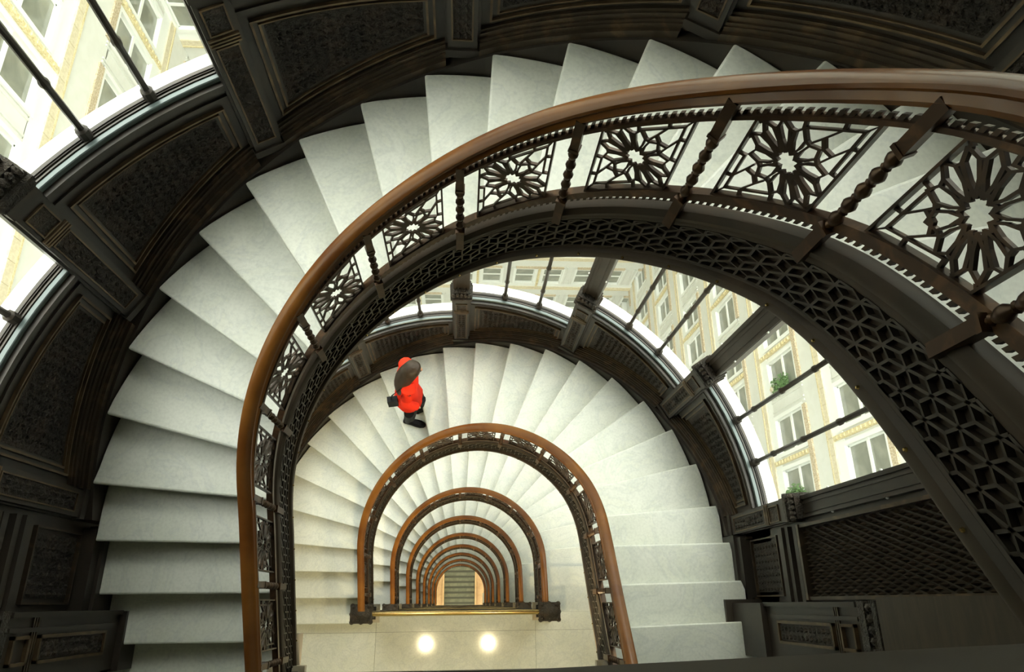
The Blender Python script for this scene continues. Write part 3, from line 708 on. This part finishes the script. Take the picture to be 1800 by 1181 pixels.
M['screen'] = mat('bronzed_screen', (0.045, 0.036, 0.024), 0.38, 0.4, (12, (0.075, 0.055, 0.035), 0.4, 0.6, (1, 1, 1)))
for lvl in range(10):
    for sx in (-1, 1): side_wall(sx, lvl)
for lvl in (0, 1, 2):
    for sx in (-1, 1): end_pier(sx, lvl)
# back wall of the landings, ceiling
for lvl in range(10):
    z = LEV[lvl]; zt = LEV[lvl - 1] - .3 if lvl else CEIL
    b = MB(); b.box((-2.3, YB - .1, -.3), (2.3, YB, zt - z)); b.build('wall_back', M['plaster'], None, loc=(0, 0, z), kind='structure')
b = MB()
rows = [(2.35 * math.cos(a), 2.35 * math.sin(a)) for a in np.linspace(0, PI, 25)] + [(-2.35, YB), (2.35, YB)]
n = len(rows); b.add([(x, y, CEIL) for x, y in rows] + [(x, y, CEIL + .2) for x, y in rows], [tuple(range(n - 1, -1, -1)), tuple(range(n, 2 * n))] + [(i, (i + 1) % n, n + (i + 1) % n, n + i) for i in range(n)])
b.build('ceiling', M['plaster'], None, kind='structure')

# ------------------------------------------------------------------ lamps under the landings
for lvl in range(1, 10):
    for sx in (-1, 1):
        if lvl == 1: z = LEV[1] - .3
        else: z = LEV[lvl] - .3
        side = 'left' if sx < 0 else 'right'
        nm = ['first', 'second', 'third', 'fourth', 'fifth', 'sixth', 'seventh', 'eighth', 'ninth'][lvl - 1]
        t = thing('ceiling_lamp', f'round warm ceiling lamp on the {side} under the {nm} landing below the camera', 'lamp', (sx * .52, -1.1, z))
        b = MB(); b.lathe([(.05, 0), (.06, -.015), (.03, -.03)], (0, 0, 0), 14); b.build('lamp_base', M['brass'], t, True)
        b = MB(); b.lathe([(.01, -.03), (.03, -.035), (.042, -.06), (.03, -.088), (.008, -.095)], (0, 0, 0), 14); b.build('bulb', M['bulb'], t, True)
        ld = bpy.data.lights.new('lamp_light', 'POINT'); ld.energy = 125; ld.color = (1, .84, .5); ld.shadow_soft_size = .05
        lo = bpy.data.objects.new('lamp_light', ld); COL.objects.link(lo); lo.parent = t; lo.location = (0, 0, -.17)

# ------------------------------------------------------------------ bottom of the well
b = MB(); b.box((-2.3, YB, -.3), (2.3, 2.3, 0)); b.build('floor', M['tanfloor'], None, loc=(0, 0, -36.5), kind='structure')
t = thing('stair_flight', 'straight green-grey stone steps seen at the very bottom of the well', 'stairs', (0, 0, -36.5))
for j in range(9):
    b = MB(); y1 = 1.55 - j * .245; b.box((-.76, y1 - .245, -.0), (.76, y1, .9 - j * .1 + .02)); o_ = b.build('step', M['greenstone'], t); b = MB(); b.box((-.75, y1 - .10, .92 - j * .1), (.75, y1 - .0, .928 - j * .1)); b.build('shade_strip', M['stepshade'], o_)  # thin dark strip paints the riser's shade on the back of each step
b = MB()
for sx in (-1, 1): b.box((sx * .79 - .03, -.8, 0), (sx * .79 + .03, 1.6, 1.0))
b.build('curb', M['tanfloor'], t)

# ------------------------------------------------------------------ the light court outside
def facade(name, loc, rot, length, zlo, zhi, base, per, g0, mod, sc, rows_detail, flip=1, brick_rows=()):
    """u runs along the wall (local x), local -y faces the court; base = bottom of one row of glass"""
    w = struct(name, loc); w.rotation_euler = (0, 0, rot)
    n0 = int(math.floor((zlo - base) / per)); n1 = int(math.ceil((zhi - base) / per))
    golds = [g0 + i * mod for i in range(-20, 40) if -1.0 < g0 + i * mod < length + 1]
    # frames, windows as shared meshes
    gl = 1.18 * sc; gh = 2.0 * sc
    def B(u0, u1, z0, z1, d0, d1, b): b.box((u0, -d1, z0), (u1, -d0, z1))
    fb = MB()
    for (a, c, d, e) in ((-.13, gl + .13, -.14, 0.018), (-.13, gl + .13, gh, gh + .12), (-.13, 0, 0, gh), (gl, gl + .13, 0, gh)): B(a, c, d, e, -.18, .02, fb)
    B(0, gl, gh * .50, gh * .555, -.15, -.06, fb)
    for (a, c, d, e) in ((0, .045, 0, gh), (gl - .045, gl, 0, gh), (0, gl, 0, .06), (0, gl, gh - .05, gh)): B(a, c, d, e, -.16, -.09, fb)
    fm = fb.mesh('window_frame', M['sash'])
    pb = MB(); pb.box((0.02, .12, 0.03), (gl - .02, .13, gh * .5)); pm = pb.mesh('lower_pane', M['cglass'])
    pb = MB(); pb.box((0.02, .10, gh * .55), (gl - .02, .11, gh - .02)); pm2 = pb.mesh('upper_pane', M['cglass'])
    back = MB(); B(-1, length + 1, zlo, zhi, -.6, -.3, back); back.build('wall_core', M['white'], w)
    pier = MB(); sp = MB(); tan = MB(); orn = MB(); gd = MB(); sill = MB()
    for n in range(n0, n1 + 1):
        zb = base + n * per
        if zb + gh < zlo or zb > zhi: continue
        top = zb + per - .80 * sc
        B(-1, length + 1, zb + gh + .38 * sc, top, -.3, 0, sp)             # white glazed spandrel
        B(-1, length + 1, top - .015, top + .05 * sc, -.3, .06, gd)         # thin gold line
        B(-1, length + 1, top + .05 * sc, top + .32 * sc, -.3, .04, tan)    # tan terracotta course
        B(-1, length + 1, top + .32 * sc, zb + per, -.3, .0, sill)
        B(-1, length + 1, zb + gh + .12, zb + gh + .16 * sc, -.3, .0, sp)
        for g in golds:
            B(g - 1.5 * sc, g + 1.5 * sc, zb + gh + .13 * sc, zb + gh + .38 * sc, -.3, .05, orn)
            B(g - .20 * sc, g + .20 * sc, zb - .02, zb + gh + .15, -.3, -.03, sill)
            B(g - .075 * sc, g + .075 * sc, zb - .45 * sc, zb + gh + .12, -.1, .05, gd)
            for s_ in range(11):
                zz = zb - .3 * sc + s_ * .22 * sc; B(g - .05 * sc, g + .05 * sc, zz, zz + .09 * sc, .05, .085, gd)
            # pier with mouldings
            a, c = g + 1.52 * sc, g + mod - 1.52 * sc
            B(a, c, zb - .02, zb + gh + .38 * sc, -.3, 0, pier)
            for e in (.08, .2): B(a + e, a + e + .05, zb, zb + gh + .3, 0, .035, pier); B(c - e - .05, c - e, zb, zb + gh + .3, 0, .035, pier)
            for u in (g - .30 * sc - gl, g + .30 * sc):
                if u < -.6 or u > length + .2 or not rows_detail(zb): continue
                f_ = ob('window_frame', fm, w, (u, 0, zb)); ob('pane', pm, f_); ob('pane', pm2, f_)
            B(g - 1.52 * sc, g - .30 * sc - gl - .12, zb - .02, zb + gh + .15, -.3, -.02, sill); B(g + .30 * sc + gl + .12, g + 1.52 * sc, zb - .02, zb + gh + .15, -.3, -.02, sill)
        if n in brick_rows:
            u = 0.0; bm = MB(); bm.box((0, -.055, 0), (.52 * sc - .02, -.03, .27 * sc - .01)); bmm = bm.mesh('brick', M['tan'])
            while u < length:
                ob('brick', bmm, w, (u, 0, top + .055 * sc)); u += .52 * sc
    pier.build('pier', M['white'], w); sp.build('spandrel', M['white'], w); tan.build('terracotta_course', M['tan'], w)
    orn.build('ornamental_lintel', M['tanorn'], w); gd.build('gold_ornament', M['gold'], w); sill.build('white_sill', M['sash'], w)
    return w
XR, XL, YC = 10.5, -10.0, 18.0
TOPZ, BOTZ = 3.0, -46.0
# right: faces -x.  local x -> world -y ... use rotation so that local -y faces -x
facade('wall_court_right', (XR, YC + 1, 0), RAD(-90), YC + 6, BOTZ, TOPZ, -17.32, 3.90, (YC + 1) - 3.71 - 3.66 * 3, 3.66, .946, lambda z: -40 < z < -4, brick_rows=(0, 1, -1))
facade('wall_court_back', (XL - 1, YC, 0), 0, XR - XL + 2, BOTZ, TOPZ, -37.8, 3.90, 4.48 - (XL - 1) - 3.66 * 3, 3.66, .946, lambda z: -43 < z < -10, brick_rows=(0,))
facade('wall_court_left', (XL, -5, 0), RAD(90), YC + 6, BOTZ, TOPZ, -12.95, 4.45, 11.8 + 5 - 4.15 * 3, 4.15, 1.07, lambda z: -30 < z < -3, brick_rows=(0, -1))
b = MB(); b.box((XL - 2, -6, BOTZ - .2), (XR + 2, YC + 2, BOTZ)); b.build('floor', M['floor'], None, kind='structure')
b = MB(); b.box((XL - 1, -6, BOTZ), (-2.6, -5, TOPZ)); b.box((2.6, -6, BOTZ), (XR + 1, -5, TOPZ)); b.build('wall_court_front', M['white'], None, kind='structure')
def plant(x, y, z, lab):
    t = thing('window_plant', lab, 'plant', (x, y, z)); b = MB(); random.seed(int(y * 10))
    b.lathe([(.09, 0), (.13, .18), (.12, .2)], (0, 0, 0), 10); b.build('pot', M['tan'], t)
    b = MB()
    for i in range(260):
        a = random.uniform(0, 2 * PI); r = random.uniform(0, .42); zz = random.uniform(.1, 1.15); r *= 1 - abs(zz - .55) * .7
        c = np.array((r * math.cos(a) * .35, r * math.sin(a), zz)); u = np.array([random.gauss(0, 1) for _ in range(3)]); u /= np.linalg.norm(u); v = np.cross(u, (0, 0, 1)); v /= np.linalg.norm(v) + 1e-6
        b.add([c - u * .07, c + v * .03, c + u * .07, c - v * .03], [(0, 1, 2, 3)])
    b.build('leaves', M['leaf'], t, kind='stuff')
plant(XR + .0, 6.15, -21.1, 'green leafy plant against the far court window, upper of the two seen')
plant(XR + .0, 2.55, -21.2, 'green leafy plant against the court window nearest the dark pier')

# ------------------------------------------------------------------ person climbing the second flight
def skinned(name, pts, edges, rad, m, parent, sub=2):
    me = bpy.data.meshes.new(name); me.from_pydata(pts, edges, []); o = ob(name, me, parent); me.materials.append(m)
    md = o.modifiers.new('skin', 'SKIN'); sv = me.skin_vertices[0].data
    for i, r in enumerate(rad): sv[i].radius = (r, r) if not isinstance(r, tuple) else r
    sv[0].use_root = True; md.use_smooth_shade = True
    s_ = o.modifiers.new('sub', 'SUBSURF'); s_.levels = sub; s_.render_levels = sub
    return o
FZ = -4.125 - 15 * H
per = thing('person', 'person in a bright red-orange coat with long dark hair climbing the stair', 'person', (-.515, 1.50, FZ))
per.rotation_euler = (0, 0, RAD(8)); per.scale = (.97, .97, .97)
# local +x is the walking direction, +y towards the outer wall
body_pts = [(0, 0, .74), (.01, 0, .95), (.03, 0, 1.12), (.05, 0, 1.22), (.075, 0, 1.27),           # pelvis, waist, chest, neck base, neck
            (0, -.07, .70), (.03, -.105, .40), (-.02, -.15, .08),                       # near leg (right)
            (0, .06, .70), (.11, .02, .42), (.11, -.02, .10),                         # far leg
            (.03, -.14, 1.14), (-.02, -.18, .93), (.07, -.19, .74),                   # near arm
            (.03, .14, 1.14), (.02, .19, .93), (.13, .19, .80)]
body_e = [(0, 1), (1, 2), (2, 3), (3, 4), (0, 5), (5, 6), (6, 7), (0, 8), (8, 9), (9, 10), (2, 11), (11, 12), (12, 13), (2, 14), (14, 15), (15, 16)]
body_r = [.10, .085, .075, .045, .036, .07, .055, .04, .07, .055, .04, .036, .032, .022, .036, .032, .022]
skinned('body', body_pts, body_e, body_r, M['trousers'], per)
# head
b = MB(); hc = (.095, 0, 1.36)
b.lathe([(.012, -.105), (.045, -.092), (.062, -.06), (.070, -.02), (.074, .02), (.070, .06), (.050, .092), (.015, .105)], hc, 14, 1.1, .92)
b.lathe([(.004, -.018), (.012, -.008), (.008, .018)], (hc[0] + .082, 0, hc[2] - .01), 6)
for sy in (-1, 1): b.lathe([(.004, -.02), (.012, 0), (.006, .02)], (hc[0], sy * .069, hc[2] - .01), 6)
head = b.build('head', M['skin'], per, True)
b = MB()
for sy in (-1, 1): b.lathe([(.003, -.006), (.009, 0), (.003, .006)], (hc[0] + .072, sy * .028, hc[2] + .012), 6)
b.build('eyes', M['black'], head)
b = MB(); b.lathe([(.002, -.004), (.012, 0), (.002, .004)], (hc[0] + .066, 0, hc[2] - .05), 6, .6, 1.6); b.build('mouth', M['coat'], head)
# hair: cap over the crown falling down the back in a thick mass
b = MB(); rows = []
for (dx, dz, rx, ry) in ((.015, .125, .02, .02), (.008, .115, .06, .055), (-.002, .085, .085, .080), (-.014, .03, .088, .090), (-.045, -.04, .078, .100), (-.085, -.13, .070, .112), (-.12, -.24, .066, .118), (-.145, -.36, .060, .112), (-.155, -.47, .045, .090), (-.155, -.54, .02, .05)):
    rows.append([(hc[0] + dx + rx * math.cos(t), hc[1] - .012 + ry * math.sin(t) * (1 + .05 * math.sin(5 * t)), hc[2] + dz) for t in np.arange(18) * 2 * PI / 18])
b.sweep(rows); b.build('hair', M['hair'], per, True)
# coat: flared body and sleeves
b = MB(); rows = []
for (z, cx, rx, ry) in ((.50, .0, .150, .180), (.53, .0, .152, .182), (.60, .0, .142, .175), (.72, .0, .125, .160), (.88, .01, .108, .145), (1.02, .02, .112, .155), (1.12, .03, .108, .165), (1.19, .04, .080, .120), (1.235, .055, .052, .060), (1.245, .055, .045, .05)):
    rows.append([(cx + rx * math.cos(t) * (1 + .05 * math.sin(6 * t) * (z < .8)), ry * math.sin(t), z) for t in np.arange(24) * 2 * PI / 24])
b.sweep(rows); coat = b.build('coat', M['coat'], per, True)
b = MB()
for pts in ([(.035, -.07, 1.19), (.03, -.13, 1.15), (.0, -.175, 1.03), (-.02, -.19, .93), (.03, -.20, .83), (.07, -.19, .76)], [(.035, .07, 1.19), (.03, .13, 1.15), (.02, .18, 1.03), (.02, .20, .93), (.08, .20, .86), (.13, .19, .81)]):
    b.tube(pts, [.065, .074, .060, .052, .047, .045], 12)
b.build('sleeves', M['coat'], per, True)
def hand(base, fwd, name='hand'):
    b = MB(); x, y, z = base
    b.lathe([(.012, -.02), (.022, -.01), (.026, .015), (.022, .038), (.01, .046)], (x, y, z - .02), 8, 1.1, .55)
    for k in range(4):
        L = (.036, .042, .039, .03)[k]; xx = x - .016 + k * .0115
        b.tube([(xx, y, z - .035), (xx + .003, y, z - .035 - L * .5), (xx + .010, y, z - .035 - L)], [.0065, .006, .0045], 6)
    b.tube([(x + .02, y, z - .005), (x + .036, y - .004, z - .025), (x + .038, y - .006, z - .042)], [.008, .007, .005], 6)
    b.build(name, M['skin'], per, True)
hand((.075, -.19, .73), 1); hand((.135, .19, .79), 1)
def boot(x, y, z, rz):
    o = ob('boot', None, per) if 0 else None
    b = MB(); c, s_ = math.cos(rz), math.sin(rz)
    def T(px, py, pz): return (x + c * px - s_ * py, y + s_ * px + c * py, z + pz)
    rows = []
    for (px, w, h) in ((-.085, .028, .06), (-.07, .034, .085), (-.03, .036, .10), (.01, .036, .085), (.06, .042, .055), (.11, .042, .045), (.15, .03, .035), (.165, .012, .02)):
        rows.append([T(px, -w, .012), T(px, -w, h * .6), T(px, -w * .5, h), T(px, w * .5, h), T(px, w, h * .6), T(px, w, .012), T(px, w * .8, 0), T(px, -w * .8, 0)])
    b.sweep(rows)
    b.tube([T(-.035, 0, .06), T(-.03, 0, .16), T(-.01, 0, .28), T(0, 0, .40)], [.040, .042, .048, .055], 10)
    b.build('boot', M['black'], per, True)
boot(-.02, -.155, .0, RAD(-22)); boot(.12, -.02, .0, RAD(20))
b = MB(); b.sweep([[(-.15 + dx, -.12 + dy, z) for dx, dy in ((-.05, -.03), (.05, -.03), (.05, .03), (-.05, .03))] for z in (.70, .72, .86, .88)])
b.tube([(-.16, -.12, .87), (-.14, -.12, 1.0), (-.04, -.12, 1.19), (.05, -.08, 1.22)], .007, 5)
b.build('shoulder_bag', M['black'], per)
